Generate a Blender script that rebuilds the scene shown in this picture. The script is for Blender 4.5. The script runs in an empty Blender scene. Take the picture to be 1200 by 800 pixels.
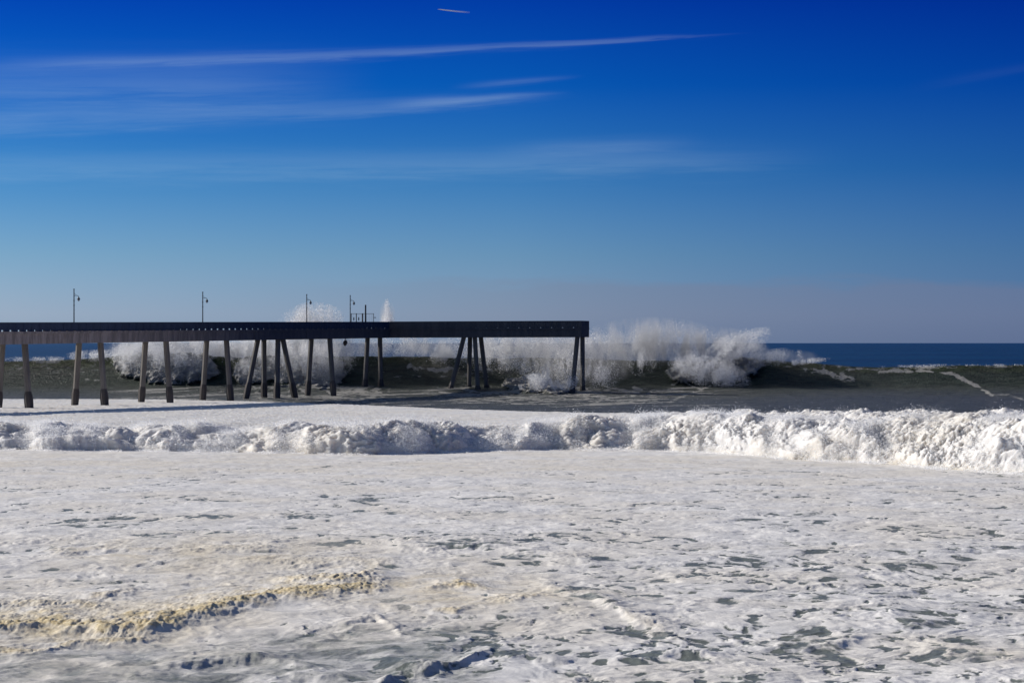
import bpy, math, numpy as np
from mathutils import Vector
C = bpy.context.scene
col = C.collection
F = 2833.0          # focal length in pixels of a 1200 px wide picture (85 mm lens)
CAMZ = 9.4          # eye height above the trough level of the sea
HOR = 401.3
rng = np.random.default_rng(7)
R = math.radians

# ------------------------------------------------------------------ noise
_p = np.random.default_rng(3).permutation(256); _p = np.concatenate([_p, _p, _p]).astype(np.int32)
_g = np.random.default_rng(5).normal(size=(256, 3)); _g /= np.linalg.norm(_g, axis=1)[:, None]; _g = _g.astype(np.float32)
from concurrent.futures import ThreadPoolExecutor
_h2 = _p[_p[np.arange(256)][:, None]+np.arange(256)[None, :]]
_ang = np.random.default_rng(9).uniform(0, 2*np.pi, 256)
_g2 = np.stack([np.cos(_ang), np.sin(_ang)], -1).astype(np.float32)[_h2].reshape(-1, 2)
_h3 = _p[_h2[:, :, None]+np.arange(256)[None, None, :]].astype(np.uint8).ravel()
def _perlin2(x, y):
    xi = np.floor(x); yi = np.floor(y); xf = x-xi; yf = y-yi
    xi = xi.astype(np.int32); yi = yi.astype(np.int32)
    u = xf*xf*xf*(xf*(xf*6-15)+10); v = yf*yf*yf*(yf*(yf*6-15)+10)
    x0 = (xi & 255) << 8; x1 = ((xi+1) & 255) << 8; y0 = yi & 255; y1 = (yi+1) & 255
    def gr(i, fx, fy):
        g = _g2.take(i, axis=0); return g[..., 0]*fx+g[..., 1]*fy
    a = gr(x0+y0, xf, yf); a += u*(gr(x1+y0, xf-1, yf)-a)
    b = gr(x0+y1, xf, yf-1); b += u*(gr(x1+y1, xf-1, yf-1)-b)
    return (a+v*(b-a))*1.45
def _perlin3(x, y, z):
    xi = np.floor(x); yi = np.floor(y); zi = np.floor(z); xf = x-xi; yf = y-yi; zf = z-zi
    xi = xi.astype(np.int32); yi = yi.astype(np.int32); zi = zi.astype(np.int32)
    u = xf*xf*xf*(xf*(xf*6-15)+10); v = yf*yf*yf*(yf*(yf*6-15)+10); w = zf*zf*zf*(zf*(zf*6-15)+10)
    X = ((xi & 255) << 16, ((xi+1) & 255) << 16); Y = ((yi & 255) << 8, ((yi+1) & 255) << 8); Z = (zi & 255, (zi+1) & 255)
    def gr(i, j, k):
        g = _g.take(_h3.take(X[i]+Y[j]+Z[k]), axis=0)
        return g[..., 0]*(xf-i)+g[..., 1]*(yf-j)+g[..., 2]*(zf-k)
    def ly(k):
        a = gr(0, 0, k); a += u*(gr(1, 0, k)-a); b = gr(0, 1, k); b += u*(gr(1, 1, k)-b)
        return a+v*(b-a)
    a = ly(0); return (a+w*(ly(1)-a))*1.6
_pool = ThreadPoolExecutor(16)
def perlin(x, y, z=None):
    x = np.asarray(x, np.float32)
    args = [x]+[np.broadcast_to(np.asarray(q, np.float32), x.shape) for q in ((y,) if z is None else (y, z))]
    fn = _perlin2 if z is None else _perlin3
    if x.size < 40000: return fn(*args)
    flat = [np.ascontiguousarray(q).ravel() for q in args]
    out = np.empty(x.size, np.float32); st = 30000
    def job(i): out[i:i+st] = fn(*[q[i:i+st] for q in flat])
    list(_pool.map(job, range(0, x.size, st)))
    return out.reshape(x.shape)
def fbm(x, y, z=None, o=4, s=1.0, gain=0.5):
    t = 0; a = 1; n = 0
    for i in range(o):
        f = s*2.03**i
        t = t+a*perlin(x*f+17.3*i, y*f+5.1*i, None if z is None else z*f+9.7*i); n += a; a *= gain
    return t/n
def billow(x, y, z, o=4, s=1.0, gain=0.5):
    t = 0; a = 1; n = 0
    for i in range(o):
        f = s*2.07**i
        t = t+a*np.abs(perlin(x*f+7.3*i, y*f+3.1*i, z*f+1.7*i)); n += a; a *= gain
    return t/n*2.2
def sstep(a, b, x):
    t = np.clip((x-a)/(b-a), 0, 1); return t*t*(3-2*t)
def interp(x, pts):
    xs, ys = zip(*pts); return np.interp(x, xs, ys)
def softinterp(x, pts):
    return (interp(x-25, pts)+interp(x, pts)*2+interp(x+25, pts))/4

# ------------------------------------------------------------------ node helper
class NT:
    def __init__(s, tree): s.t = tree; s.n = tree.nodes; s.l = tree.links; s.n.clear()
    def new(s, kind, **kw):
        n = s.n.new(kind)
        for k, v in kw.items(): setattr(n, k, v)
        return n
    def set(s, sock, v):
        if hasattr(v, 'is_output') or isinstance(v, bpy.types.NodeSocket): s.l.new(v, sock)
        elif v is not None: sock.default_value = v
    def m(s, op, a, b=None, c=None, clamp=False):
        n = s.new('ShaderNodeMath', operation=op, use_clamp=clamp)
        s.set(n.inputs[0], a)
        if b is not None: s.set(n.inputs[1], b)
        if c is not None: s.set(n.inputs[2], c)
        return n.outputs[0]
    def mix(s, f, a, b, mode='MIX'):
        n = s.new('ShaderNodeMix', data_type='RGBA', blend_type=mode)
        s.set(n.inputs[0], f)
        for i, v in ((6, a), (7, b)):
            if isinstance(v, (tuple, list)): v = tuple(v)+((1,) if len(v) == 3 else ())
            s.set(n.inputs[i], v)
        return n.outputs[2]
    def ramp(s, f, pts, mode='LINEAR'):
        n = s.new('ShaderNodeValToRGB'); s.set(n.inputs[0], f)
        cr = n.color_ramp; cr.interpolation = mode
        while len(cr.elements) < len(pts): cr.elements.new(0.5)
        for e, (p, c) in zip(cr.elements, pts):
            e.position = p; e.color = (tuple(c)+(1,)) if isinstance(c, (tuple, list)) else (c, c, c, 1)
        return n.outputs[0]
    def noise(s, vec, scale, detail=4, rough=0.55, dist=0.0):
        n = s.new('ShaderNodeTexNoise'); s.set(n.inputs['Vector'], vec)
        n.inputs['Scale'].default_value = scale; n.inputs['Detail'].default_value = detail
        n.inputs['Roughness'].default_value = rough; n.inputs['Distortion'].default_value = dist
        return n.outputs['Fac']
    def scale(s, vec, sc, loc=(0, 0, 0)):
        n = s.new('ShaderNodeMapping'); s.set(n.inputs[0], vec)
        n.inputs['Scale'].default_value = sc; n.inputs['Location'].default_value = loc
        return n.outputs[0]
    def bump(s, h, dist=0.1, strength=1.0, normal=None):
        n = s.new('ShaderNodeBump'); s.set(n.inputs['Height'], h)
        n.inputs['Distance'].default_value = dist; n.inputs['Strength'].default_value = strength
        if normal is not None: s.set(n.inputs['Normal'], normal)
        return n.outputs[0]
    def attr(s, name): return s.new('ShaderNodeAttribute', attribute_name=name).outputs['Fac']
    def pos(s): return s.new('ShaderNodeNewGeometry').outputs['Position']
    def obj(s): return s.new('ShaderNodeTexCoord').outputs['Object']
    def bsdf(s, color, rough=0.6, normal=None, **kw):
        n = s.new('ShaderNodeBsdfPrincipled')
        if isinstance(color, (tuple, list)): color = tuple(color)+(1,)
        s.set(n.inputs['Base Color'], color); s.set(n.inputs['Roughness'], rough)
        if normal is not None: s.set(n.inputs['Normal'], normal)
        for k, v in kw.items(): s.set(n.inputs[k.replace('_', ' ')], v)
        return n.outputs[0]
    def out(s, sh, volume=None):
        o = s.new('ShaderNodeOutputMaterial')
        if sh is not None: s.l.new(sh, o.inputs['Surface'])
        if volume is not None: s.l.new(volume, o.inputs['Volume'])
def material(name):
    m = bpy.data.materials.new(name); m.use_nodes = True
    return m, NT(m.node_tree)

# ------------------------------------------------------------------ object helpers
def tag(o, label=None, cat=None, group=None, kind=None):
    if label: o['label'] = label
    if cat: o['category'] = cat
    if group: o['group'] = group
    if kind: o['kind'] = kind
    return o
def link_mesh(name, me, mat, parent=None):
    o = bpy.data.objects.new(name, me); col.objects.link(o)
    if mat: me.materials.append(mat)
    if parent: o.parent = parent
    return o
def empty(name, loc=(0, 0, 0)):
    o = bpy.data.objects.new(name, None); o.location = loc; o.empty_display_size = 0.3; col.objects.link(o); return o
def np_mesh(name, verts, faces, attrs=None, smooth=True):
    """verts (n,3), faces (m,k) with constant k"""
    me = bpy.data.meshes.new(name)
    k = faces.shape[1]
    me.vertices.add(len(verts)); me.vertices.foreach_set('co', np.ascontiguousarray(verts, np.float32).ravel())
    me.loops.add(faces.size); me.loops.foreach_set('vertex_index', np.ascontiguousarray(faces, np.int32).ravel())
    me.polygons.add(len(faces)); me.polygons.foreach_set('loop_start', np.arange(0, faces.size, k, dtype=np.int32))
    me.polygons.foreach_set('loop_total', np.full(len(faces), k, np.int32))
    me.polygons.foreach_set('use_smooth', np.full(len(faces), smooth, bool))
    me.update(calc_edges=True)
    for n, v in (attrs or {}).items():
        a = me.attributes.new(n, 'FLOAT', 'POINT'); a.data.foreach_set('value', np.ascontiguousarray(v, np.float32).ravel())
    return me
def grid_mesh(name, X, Y, Z, attrs):
    r, c = X.shape
    v = np.stack([X, Y, Z], -1).reshape(-1, 3)
    i = np.arange(r*c, dtype=np.int32).reshape(r, c)
    f = np.stack([i[:-1, :-1], i[:-1, 1:], i[1:, 1:], i[1:, :-1]], -1).reshape(-1, 4)
    return np_mesh(name, v, f, attrs)
class MB:
    def __init__(s): s.v = []; s.f = []
    def hexa(s, p):       # 8 points: bottom 4 then top 4
        b = len(s.v); s.v += [tuple(q) for q in p]
        for q in ((3, 2, 1, 0), (4, 5, 6, 7), (0, 1, 5, 4), (1, 2, 6, 5), (2, 3, 7, 6), (3, 0, 4, 7)): s.f.append([b+k for k in q])
    def tube(s, pts, rad, n=8, rot=0.0):
        """tube through pts (Vectors) with one radius each"""
        b = len(s.v)
        for k, (p, r) in enumerate(zip(pts, rad)):
            d = (pts[min(k+1, len(pts)-1)]-pts[max(k-1, 0)]).normalized()
            a = Vector((0, 1, 0)) if abs(d.y) < 0.9 else Vector((1, 0, 0))
            u = d.cross(a).normalized(); w = d.cross(u).normalized()
            for j in range(n):
                t = rot+2*math.pi*j/n; s.v.append(tuple(p+u*(math.cos(t)*r)+w*(math.sin(t)*r)))
        for k in range(len(pts)-1):
            for j in range(n):
                s.f.append([b+k*n+j, b+k*n+(j+1) % n, b+(k+1)*n+(j+1) % n, b+(k+1)*n+j])
        s.f.append([b+j for j in range(n)][::-1]); s.f.append([b+(len(pts)-1)*n+j for j in range(n)])
    def build(s, name, mat, parent=None, bevel=0.0):
        me = bpy.data.meshes.new(name); me.from_pydata(s.v, [], s.f); me.update()
        import bmesh
        bm = bmesh.new(); bm.from_mesh(me); bmesh.ops.recalc_face_normals(bm, faces=bm.faces)
        if bevel: bmesh.ops.bevel(bm, geom=bm.edges[:], offset=bevel, segments=1, affect='EDGES')
        bm.to_mesh(me); bm.free()
        return link_mesh(name, me, mat, parent)

# ================================================================== CAMERA, LIGHT, SKY
cam = bpy.data.cameras.new('camera'); co = bpy.data.objects.new('camera', cam); col.objects.link(co)
cam.sensor_width = 36; cam.lens = 36*F/1200
cam.clip_start = 0.5; cam.clip_end = 90000
co.location = (0, 0, CAMZ); co.rotation_euler = (math.pi/2+(HOR-400)/F, 0, 0)
C.camera = co

SUN_AZ, SUN_EL = R(-68), R(25)      # azimuth from +Y, negative = to the left
sd = Vector((math.sin(SUN_AZ)*math.cos(SUN_EL), math.cos(SUN_AZ)*math.cos(SUN_EL), math.sin(SUN_EL)))
sl = bpy.data.lights.new('sun', 'SUN'); so = bpy.data.objects.new('sun', sl); col.objects.link(so)
sl.energy = 4.9; sl.angle = R(0.5); sl.color = (1.0, 0.94, 0.86)
so.rotation_euler = sd.to_track_quat('Z', 'Y').to_euler(); so.location = (-60, 20, 60)

w = bpy.data.worlds.new('World'); C.world = w; w.use_nodes = True
n = NT(w.node_tree)
sky = n.new('ShaderNodeTexSky', sky_type='NISHITA'); sky.sun_disc = False
sky.sun_elevation = SUN_EL; sky.sun_rotation = SUN_AZ; sky.altitude = 10; sky.air_density = 1.0; sky.dust_density = 0.4; sky.ozone_density = 2.0
gen = n.new('ShaderNodeTexCoord').outputs['Generated']
sep = n.new('ShaderNodeSeparateXYZ'); n.set(sep.inputs[0], gen)
gx, gy, gz = sep.outputs
hz = n.m('SQRT', n.m('ADD', n.m('MULTIPLY', gx, gx), n.m('MULTIPLY', gy, gy)))
el = n.m('DIVIDE', gz, n.m('MAXIMUM', hz, 0.02))                 # tangent of the elevation
az = n.m('ARCTAN2', gx, gy)                                      # 0 = straight out to sea
TINT = [(0.0009, (0.3252, 0.5500, 1.2519)), (0.0221, (0.3822, 0.5769, 1.2208)), (0.0715, (0.2485, 0.4848, 1.0125)),
        (0.1421, (0.0708, 0.3208, 0.8559)), (0.2127, (0.0064, 0.1895, 0.7766)), (0.2833, (0.0020, 0.0990, 0.6560)),
        (0.40, (0.10, 0.28, 0.66)), (0.60, (0.40, 0.50, 0.70)), (0.95, (0.66, 0.70, 0.76))]
elr = n.m('MULTIPLY', el, 1/0.5, clamp=True)
tint = n.ramp(elr, TINT)
base = n.mix(1.0, sky.outputs[0], tint, 'MULTIPLY')
skycol = base
azc = n.m('MINIMUM', n.m('MAXIMUM', az, -0.5), 0.5)               # deeper blue away from the sun
side = n.new('ShaderNodeCombineXYZ')
for k, q in enumerate((3.2, 2.1, 0.85)):
    n.set(side.inputs[k], n.m('EXPONENT', n.m('MULTIPLY', n.m('MAXIMUM', azc, n.m('MULTIPLY', azc, 0.3)), -q*0.95)))
skycol = n.mix(1.0, skycol, side.outputs[0], 'MULTIPLY')
U = n.m('MULTIPLY', az, F); V = n.m('MULTIPLY', el, F)
def streak(u0, v0, u1, v1, wid0, wid1, amp, seed, soft=120, nscale=(0.007, 0.11)):
    sl_ = (v1-v0)/(u1-u0)
    line = n.m('MULTIPLY_ADD', n.m('SUBTRACT', U, u0), sl_, v0)
    cmb = n.new('ShaderNodeCombineXYZ'); n.set(cmb.inputs[0], n.m('MULTIPLY', U, nscale[0])); n.set(cmb.inputs[1], n.m('MULTIPLY', n.m('SUBTRACT', V, line), nscale[1])); cmb.inputs[2].default_value = seed
    nz = n.noise(cmb.outputs[0], 1.0, 6, 0.62, 0.4)
    dd = n.m('ADD', n.m('SUBTRACT', V, line), n.m('MULTIPLY', n.m('SUBTRACT', nz, 0.5), wid0*1.6))
    wid = n.m('MULTIPLY_ADD', n.m('SUBTRACT', U, u0), (wid1-wid0)/(u1-u0), wid0)
    wid = n.m('MAXIMUM', wid, 1.5)
    q = n.m('DIVIDE', dd, wid)
    g = n.m('EXPONENT', n.m('MULTIPLY', n.m('MULTIPLY', q, q), -1.0))
    e0 = n.new('ShaderNodeMapRange', interpolation_type='SMOOTHSTEP'); n.set(e0.inputs[0], U); e0.inputs[1].default_value = u0-soft; e0.inputs[2].default_value = u0+soft
    e1 = n.new('ShaderNodeMapRange', interpolation_type='SMOOTHSTEP'); n.set(e1.inputs[0], U); e1.inputs[1].default_value = u1+soft; e1.inputs[2].default_value = u1-soft
    k = n.m('MULTIPLY', n.m('MULTIPLY', g, e0.outputs[0]), n.m('MULTIPLY', e1.outputs[0], amp))
    return n.m('MULTIPLY', k, n.m('MULTIPLY_ADD', nz, 1.6, 0.1))
cl = None
for args in ((-560, 318, 190, 356, 8, 2.2, 0.16, 1.3, 100, (0.008, 0.16)),
             (-700, 244, 0, 284, 17, 6, 0.11, 4.1, 90), (-120, 280, 30, 290, 6, 3, 0.16, 7.7, 45),
             (-800, 285, -260, 300, 26, 30, 0.13, 9.4, 120), (-40, 301, 50, 309, 4, 3, 0.10, 11.2, 40),
             (-700, 200, 260, 212, 17, 15, 0.13, 13.9, 150), (20, 226, 180, 232, 9, 8, 0.10, 15.2, 60),
             (500, 300, 640, 322, 6, 5, 0.015, 17.0, 60)):
    k = streak(*args); cl = k if cl is None else n.m('ADD', cl, k)
skycol = n.mix(n.m('MINIMUM', cl, 0.8), skycol, (4.2, 5.9, 7.6))
# low bank of haze towards the right, soft ragged top
cmb = n.new('ShaderNodeCombineXYZ'); n.set(cmb.inputs[0], n.m('MULTIPLY', U, 0.006)); n.set(cmb.inputs[1], n.m('MULTIPLY', V, 0.03))
nz = n.noise(cmb.outputs[0], 1.0, 4, 0.5)
top = n.m('ADD', V, n.m('MULTIPLY', n.m('SUBTRACT', nz, 0.5), 60.0))
mr = n.new('ShaderNodeMapRange', interpolation_type='SMOOTHSTEP'); n.set(mr.inputs[0], top); mr.inputs[1].default_value = 78; mr.inputs[2].default_value = 60
mu = n.new('ShaderNodeMapRange', interpolation_type='SMOOTHSTEP'); n.set(mu.inputs[0], U); mu.inputs[1].default_value = -400; mu.inputs[2].default_value = 200
skycol = n.mix(n.m('MULTIPLY', n.m('MULTIPLY', mr.outputs[0], mu.outputs[0]), 0.30), skycol, (2.1, 1.95, 2.65))
bg = n.new('ShaderNodeBackground'); n.set(bg.inputs[0], skycol); bg.inputs[1].default_value = 0.1
wo = n.new('ShaderNodeOutputWorld'); n.l.new(bg.outputs[0], wo.inputs[0])

C.view_settings.view_transform = 'Standard'; C.view_settings.look = 'None'
C.view_settings.exposure = 0.0; C.view_settings.gamma = 1.0

# ================================================================== MATERIALS
def foam_material(name, water=(0.115, 0.125, 0.11), s1=1.0, translucent=0.0, bump=1.0):
    m, n = material(name)
    P = n.pos()
    op = n.attr('open'); dirt = n.attr('dirt')
    n1 = n.noise(P, 0.9*s1, 8, 0.65, 0.6); n2 = n.noise(n.scale(P, (1, 1, 1), (31, 7, 3)), 4.5*s1, 6, 0.7, 0.3); n3 = n.noise(P, 0.12*s1, 3, 0.5)
    fine = n.m('ADD', n.m('MULTIPLY', n.m('SUBTRACT', n2, 0.5), 0.55), n.m('MULTIPLY', n.m('SUBTRACT', n1, 0.5), 0.5))
    f = n.m('MULTIPLY_ADD', n.m('SUBTRACT', n.m('ADD', op, n.m('MULTIPLY', fine, n.m('MULTIPLY_ADD', op, 1.2, 0.45))), 0.5), 1.9, 0.5, clamp=True)
    n4 = n.noise(n.scale(P, (0.55, 0.3, 1), (3, 9, 2)), 1.0, 7, 0.62, 1.2)
    white = n.mix(n.ramp(n4, [(0.33, 0.0), (0.62, 1.0)]), (0.64, 0.635, 0.635), (0.90, 0.875, 0.84))
    white = n.mix(n.m('MULTIPLY', n.ramp(n1, [(0.3, 1.0), (0.5, 0.0)]), 0.35), white, (0.56, 0.555, 0.55))
    white = n.mix(n.m('MULTIPLY', n.ramp(n3, [(0.42, 0.0), (0.62, 1.0)]), 0.5), white, (0.78, 0.72, 0.62))
    dcol = n.mix(n.ramp(n2, [(0.35, 0.0), (0.65, 1.0)]), (0.48, 0.355, 0.16), (0.85, 0.75, 0.53))
    white = n.mix(n.m('MINIMUM', dirt, 1.0), white, dcol)
    wcol = n.mix(n1, water, tuple(c*1.9 for c in water))
    color = n.mix(f, white, wcol)
    rough = n.m('MULTIPLY_ADD', f, -0.35, 0.75)
    nb = n.bump(n.m('ADD', n.m('MULTIPLY', n1, 0.6), n.m('MULTIPLY', n2, 0.25)), 0.10*bump, 0.7)
    sh = n.bsdf(color, rough, nb, IOR=1.33, Specular_IOR_Level=0.35, **({'Subsurface_Weight': 1.0, 'Subsurface_Radius': (1.0, 0.95, 0.9), 'Subsurface_Scale': 0.45} if translucent else {}))
    if translucent:
        t = n.new('ShaderNodeBsdfTranslucent'); n.set(t.inputs[0], color); n.set(t.inputs[1], nb)
        mx = n.new('ShaderNodeMixShader'); mx.inputs[0].default_value = translucent
        n.l.new(sh, mx.inputs[1]); n.l.new(t.outputs[0], mx.inputs[2]); sh = mx.outputs[0]
    n.out(sh); return m
M_foam = foam_material('lacy sea foam')
M_surge = foam_material('churned white foam', translucent=0.15, bump=0.7)

def wave_material():
    m, n = material('green breaking water')
    P = n.pos(); foam = n.attr('foam'); thin = n.attr('thin')
    n1 = n.noise(n.scale(P, (0.35, 1.0, 1.6)), 1.0, 7, 0.65, 0.4); n2 = n.noise(P, 2.4, 6, 0.7)
    n0 = n.noise(n.scale(P, (0.12, 0.35, 0.8)), 1.0, 5, 0.6)
    f = n.m('MULTIPLY_ADD', n.m('ADD', n.m('SUBTRACT', foam, 0.5), n.m('MULTIPLY', n.m('SUBTRACT', n2, 0.5), 1.3)), 3.0, 0.5, clamp=True)
    f = n.m('MULTIPLY', f, n.m('MULTIPLY', foam, 4.0, clamp=True))
    deep = n.mix(n0, (0.020, 0.044, 0.034), (0.085, 0.105, 0.08))
    sz = n.new('ShaderNodeSeparateXYZ'); n.set(sz.inputs[0], P)
    low = n.new('ShaderNodeMapRange', interpolation_type='SMOOTHSTEP'); n.set(low.inputs[0], n.m('ADD', sz.outputs[2], n.m('MULTIPLY', n0, 2.0))); low.inputs[1].default_value = 3.2; low.inputs[2].default_value = 0.6
    deep = n.mix(low.outputs[0], deep, (0.115, 0.12, 0.11))      # haze over the trough put into the colour as paler grey
    wcol = n.mix(thin, deep, (0.09, 0.125, 0.035))  # backlit glow of the crest put into the base colour as brighter green
    fcol = n.mix(n1, (0.60, 0.59, 0.55), (0.84, 0.82, 0.78))
    wcol = n.mix(n.ramp(n1, [(0.42, 0.75), (0.54, 0.0)]), wcol, (0.012, 0.022, 0.018))
    color = n.mix(f, wcol, fcol)
    nb = n.bump(n.m('ADD', n1, n.m('MULTIPLY', n2, 0.6)), 2.0, 1.0)
    sh = n.bsdf(color, n.m('MULTIPLY_ADD', f, 0.37, 0.38), nb, IOR=1.33, Specular_IOR_Level=0.28)
    t = n.new('ShaderNodeBsdfTranslucent'); n.set(t.inputs[0], n.mix(f, (0.16, 0.22, 0.06), fcol)); n.set(t.inputs[1], nb)
    mx = n.new('ShaderNodeMixShader'); n.set(mx.inputs[0], n.m('MULTIPLY', n.m('MAXIMUM', thin, n.m('MULTIPLY', f, 0.7)), 0.4))
    n.l.new(sh, mx.inputs[1]); n.l.new(t.outputs[0], mx.inputs[2])
    n.out(mx.outputs[0]); return m
M_wave = wave_material()

def ocean_material():
    m, n = material('deep blue ocean')
    P = n.pos()
    n1 = n.noise(n.scale(P, (0.02, 0.06, 1)), 1.0, 6, 0.6, 0.3); n2 = n.noise(n.scale(P, (0.35, 0.6, 1)), 1.0, 6, 0.65)
    n3 = n.ramp(n.noise(n.scale(P, (0.0022, 0.009, 1)), 1.0, 6, 0.65), [(0.35, 0.0), (0.65, 1.0)])
    color = n.mix(n3, (0.001, 0.014, 0.048), (0.003, 0.042, 0.10))
    nb = n.bump(n.m('ADD', n.m('MULTIPLY', n1, 3.0), n2), 1.2, 0.8)
    n.out(n.bsdf(color, 0.35, nb, IOR=1.33, Specular_IOR_Level=0.35)); return m
M_ocean = ocean_material()

def spray_material(name, colr=(0.9, 0.9, 0.9), tr=0.5):
    m, n = material(name)
    d = n.new('ShaderNodeBsdfDiffuse'); t = n.new('ShaderNodeBsdfTranslucent')
    for x in (d, t): x.inputs[0].default_value = colr+(1,)
    mx = n.new('ShaderNodeMixShader'); mx.inputs[0].default_value = tr
    n.l.new(d.outputs[0], mx.inputs[1]); n.l.new(t.outputs[0], mx.inputs[2]); n.out(mx.outputs[0]); return m
M_spray = spray_material('white spray droplets', (0.97, 0.97, 0.97), 0.5)

def concrete(name, c0, c1, stain=0.6, wet_shade=True):
    m, n = material(name); P = n.pos()
    a = n.noise(n.scale(P, (0.9, 0.9, 0.14)), 1.0, 7, 0.7, 0.6); b = n.noise(P, 0.8, 6, 0.6); c = n.noise(P, 9.0, 5, 0.6)
    colr = n.mix(b, c0, c1)
    colr = n.mix(n.m('MULTIPLY', n.ramp(a, [(0.42, 1.0), (0.6, 0.0)]), stain), colr, tuple(q*0.3 for q in c0))
    if wet_shade:      # seaward half darkened: shade and spray wetness put into its colour
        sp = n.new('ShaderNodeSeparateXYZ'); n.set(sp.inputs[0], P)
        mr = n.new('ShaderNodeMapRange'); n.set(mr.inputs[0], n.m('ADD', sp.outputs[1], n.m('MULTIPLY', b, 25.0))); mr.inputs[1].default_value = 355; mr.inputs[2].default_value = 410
        colr = n.mix(n.m('MULTIPLY', mr.outputs[0], wet_shade if isinstance(wet_shade, float) else 0.85), colr, (0.030, 0.040, 0.058))
    nb = n.bump(c, 0.03, 0.6)
    n.out(n.bsdf(colr, 0.9, nb)); return m
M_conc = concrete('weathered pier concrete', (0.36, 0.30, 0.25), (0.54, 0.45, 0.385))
M_pile = concrete('wet pile concrete', (0.16, 0.145, 0.125), (0.29, 0.26, 0.225), 0.4, 0.35)
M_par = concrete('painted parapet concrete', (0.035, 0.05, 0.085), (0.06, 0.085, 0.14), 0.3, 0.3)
M_jacket = concrete('barnacled dark jacket', (0.06, 0.052, 0.05), (0.12, 0.105, 0.095), 0.4, False)
def metal(name, c):
    m, n = material(name); a = n.noise(n.pos(), 6.0, 4, 0.6)
    n.out(n.bsdf(n.mix(a, c, tuple(q*1.8 for q in c)), 0.55, Metallic=0.3)); return m
M_metal = metal('dark painted steel', (0.03, 0.035, 0.04))
M_glass, _n = material('dull lamp glass'); _n.out(_n.bsdf((0.35, 0.36, 0.36), 0.25))

# ================================================================== WATER
def fan(rowsY, ncol, amax):
    a = np.linspace(-amax, amax, ncol, dtype=np.float64)
    return np.repeat(a[None, :], len(rowsY), 0), np.repeat(np.asarray(rowsY)[:, None], ncol, 1)
def px_of(X, Y): return 600+F*X/Y
def py_of(Y, Z): return HOR+F*(CAMZ-Z)/Y
def poly_dist(px, py, pts, ys=1.0):
    """distance to a polyline, y distances weighted by ys"""
    best = np.full(px.shape, 1e9)
    for (x0, y0), (x1, y1) in zip(pts[:-1], pts[1:]):
        dx, dy = x1-x0, (y1-y0)*ys
        t = np.clip(((px-x0)*dx+(py-y0)*ys*dy)/(dx*dx+dy*dy), 0, 1)
        best = np.minimum(best, np.hypot(px-x0-t*dx, (py-y0)*ys-t*dy))
    return best

FOOT = [(-300, 523), (0, 526), (100, 528), (300, 530), (430, 533), (500, 532), (560, 529), (640, 526), (760, 528), (850, 531), (930, 538), (1010, 542), (1090, 549), (1200, 556), (1500, 566)]
def footY(px): return CAMZ*F/(softinterp(px, FOOT)-HOR)

# ---- foreground: foam covered shallow water
pys = np.arange(850, 524, -0.38)
rowsY = CAMZ*F/(pys-HOR)
A, Y = fan(rowsY, 1400, 0.265)
X = A*Y; PX = 600+F*A; PY = np.repeat(pys[:, None], 1400, 1)
wx = X+1.2*fbm(X*.25, Y*.25, o=3); wy = Y+1.2*fbm(X*.25+40, Y*.25, o=3)
near = sstep(190, 80, Y)
Z = 0.20*fbm(X*.09, Y*.10+3, o=3)*(0.45+0.8*near) + (0.16*(0.5-np.abs(fbm(wx*.30, wy*.36, o=4)))+0.06*(.5-np.abs(fbm(wx*.95+3, wy*.9, o=3))))*(0.6+0.7*near) + 0.018*fbm(wx*1.5, wy*1.2, o=3)
# raised yellow surge lines
wob = 10*fbm(X*.5, Y*.25+9, o=4)
dirt = np.zeros_like(X)
fr1 = billow(X*1.0, Y*0.45, 0*X, o=5, s=1.3, gain=.62)
fr2 = billow(X*1.0+3, Y*0.30, 0*X, o=4, s=2.6, gain=.65)
def surge_front(pts, hh, back, front, damp, wamp=1.0):
    """small surge: long back away from the camera, short steep face towards it"""
    global Z, dirt
    xs = [p[0] for p in pts]; ly = np.interp(PX, xs, [p[1] for p in pts])
    v = PY-ly+wob*.75*wamp+3.5*fbm(X*.9, 0*X+3, o=4)
    win = sstep(xs[0]-30, xs[0]+15, PX+wob)*sstep(xs[-1]+20, xs[-1]-25, PX+wob)
    if xs[0] < 0: win = sstep(xs[-1]+20, xs[-1]-25, PX+wob)
    prof_ = np.where(v < 0, np.exp(-(v/back)**2*1.2), np.exp(-(v/front)**2))
    Z += hh*win*prof_*(0.85+.25*fr1)+0.085*win*np.where(v < 0, np.exp(v/back), np.exp(-(v/front)**2))*(fr2-.35)*min(.7, damp*.8)
    g = win*np.where(v < 0, np.exp(v/back*.62), np.exp(-(v/(front*1.3))**2))
    dirt = np.maximum(dirt, damp*g*np.clip(.55+1.1*fbm(X*1.3+5, Y*.35, o=5, gain=.6)+.5*np.exp(-(v/3.5)**2), 0, 1.3))
surge_front([(-60, 744), (0, 742), (60, 737), (120, 743), (180, 736), (235, 722), (300, 713), (330, 704), (400, 697), (456, 691)], .24, 20, 6.5, 1.15)
surge_front([(-60, 722), (60, 716), (130, 722)], .10, 9, 3.5, .6)
surge_front([(-60, 772), (20, 769), (90, 760), (190, 748)], .12, 8, 3.5, .65)
surge_front([(108, 708), (130, 704), (165, 693)], .12, 8, 3, .5)
surge_front([(340, 682), (390, 684), (440, 680)], .12, 7, 3, .8)
surge_front([(505, 690), (540, 687), (572, 694)], .12, 7, 3.5, .9)
surge_front([(515, 722), (535, 722), (552, 716)], .10, 5, 3, .75)
surge_front([(575, 710), (600, 709), (640, 702)], .08, 7, 3, .6)
surge_front([(60, 650), (120, 646), (200, 648), (330, 645)], .10, 8, 3.5, .38)
surge_front([(300, 662), (400, 658), (470, 664)], .08, 8, 3.5, .32)
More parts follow.
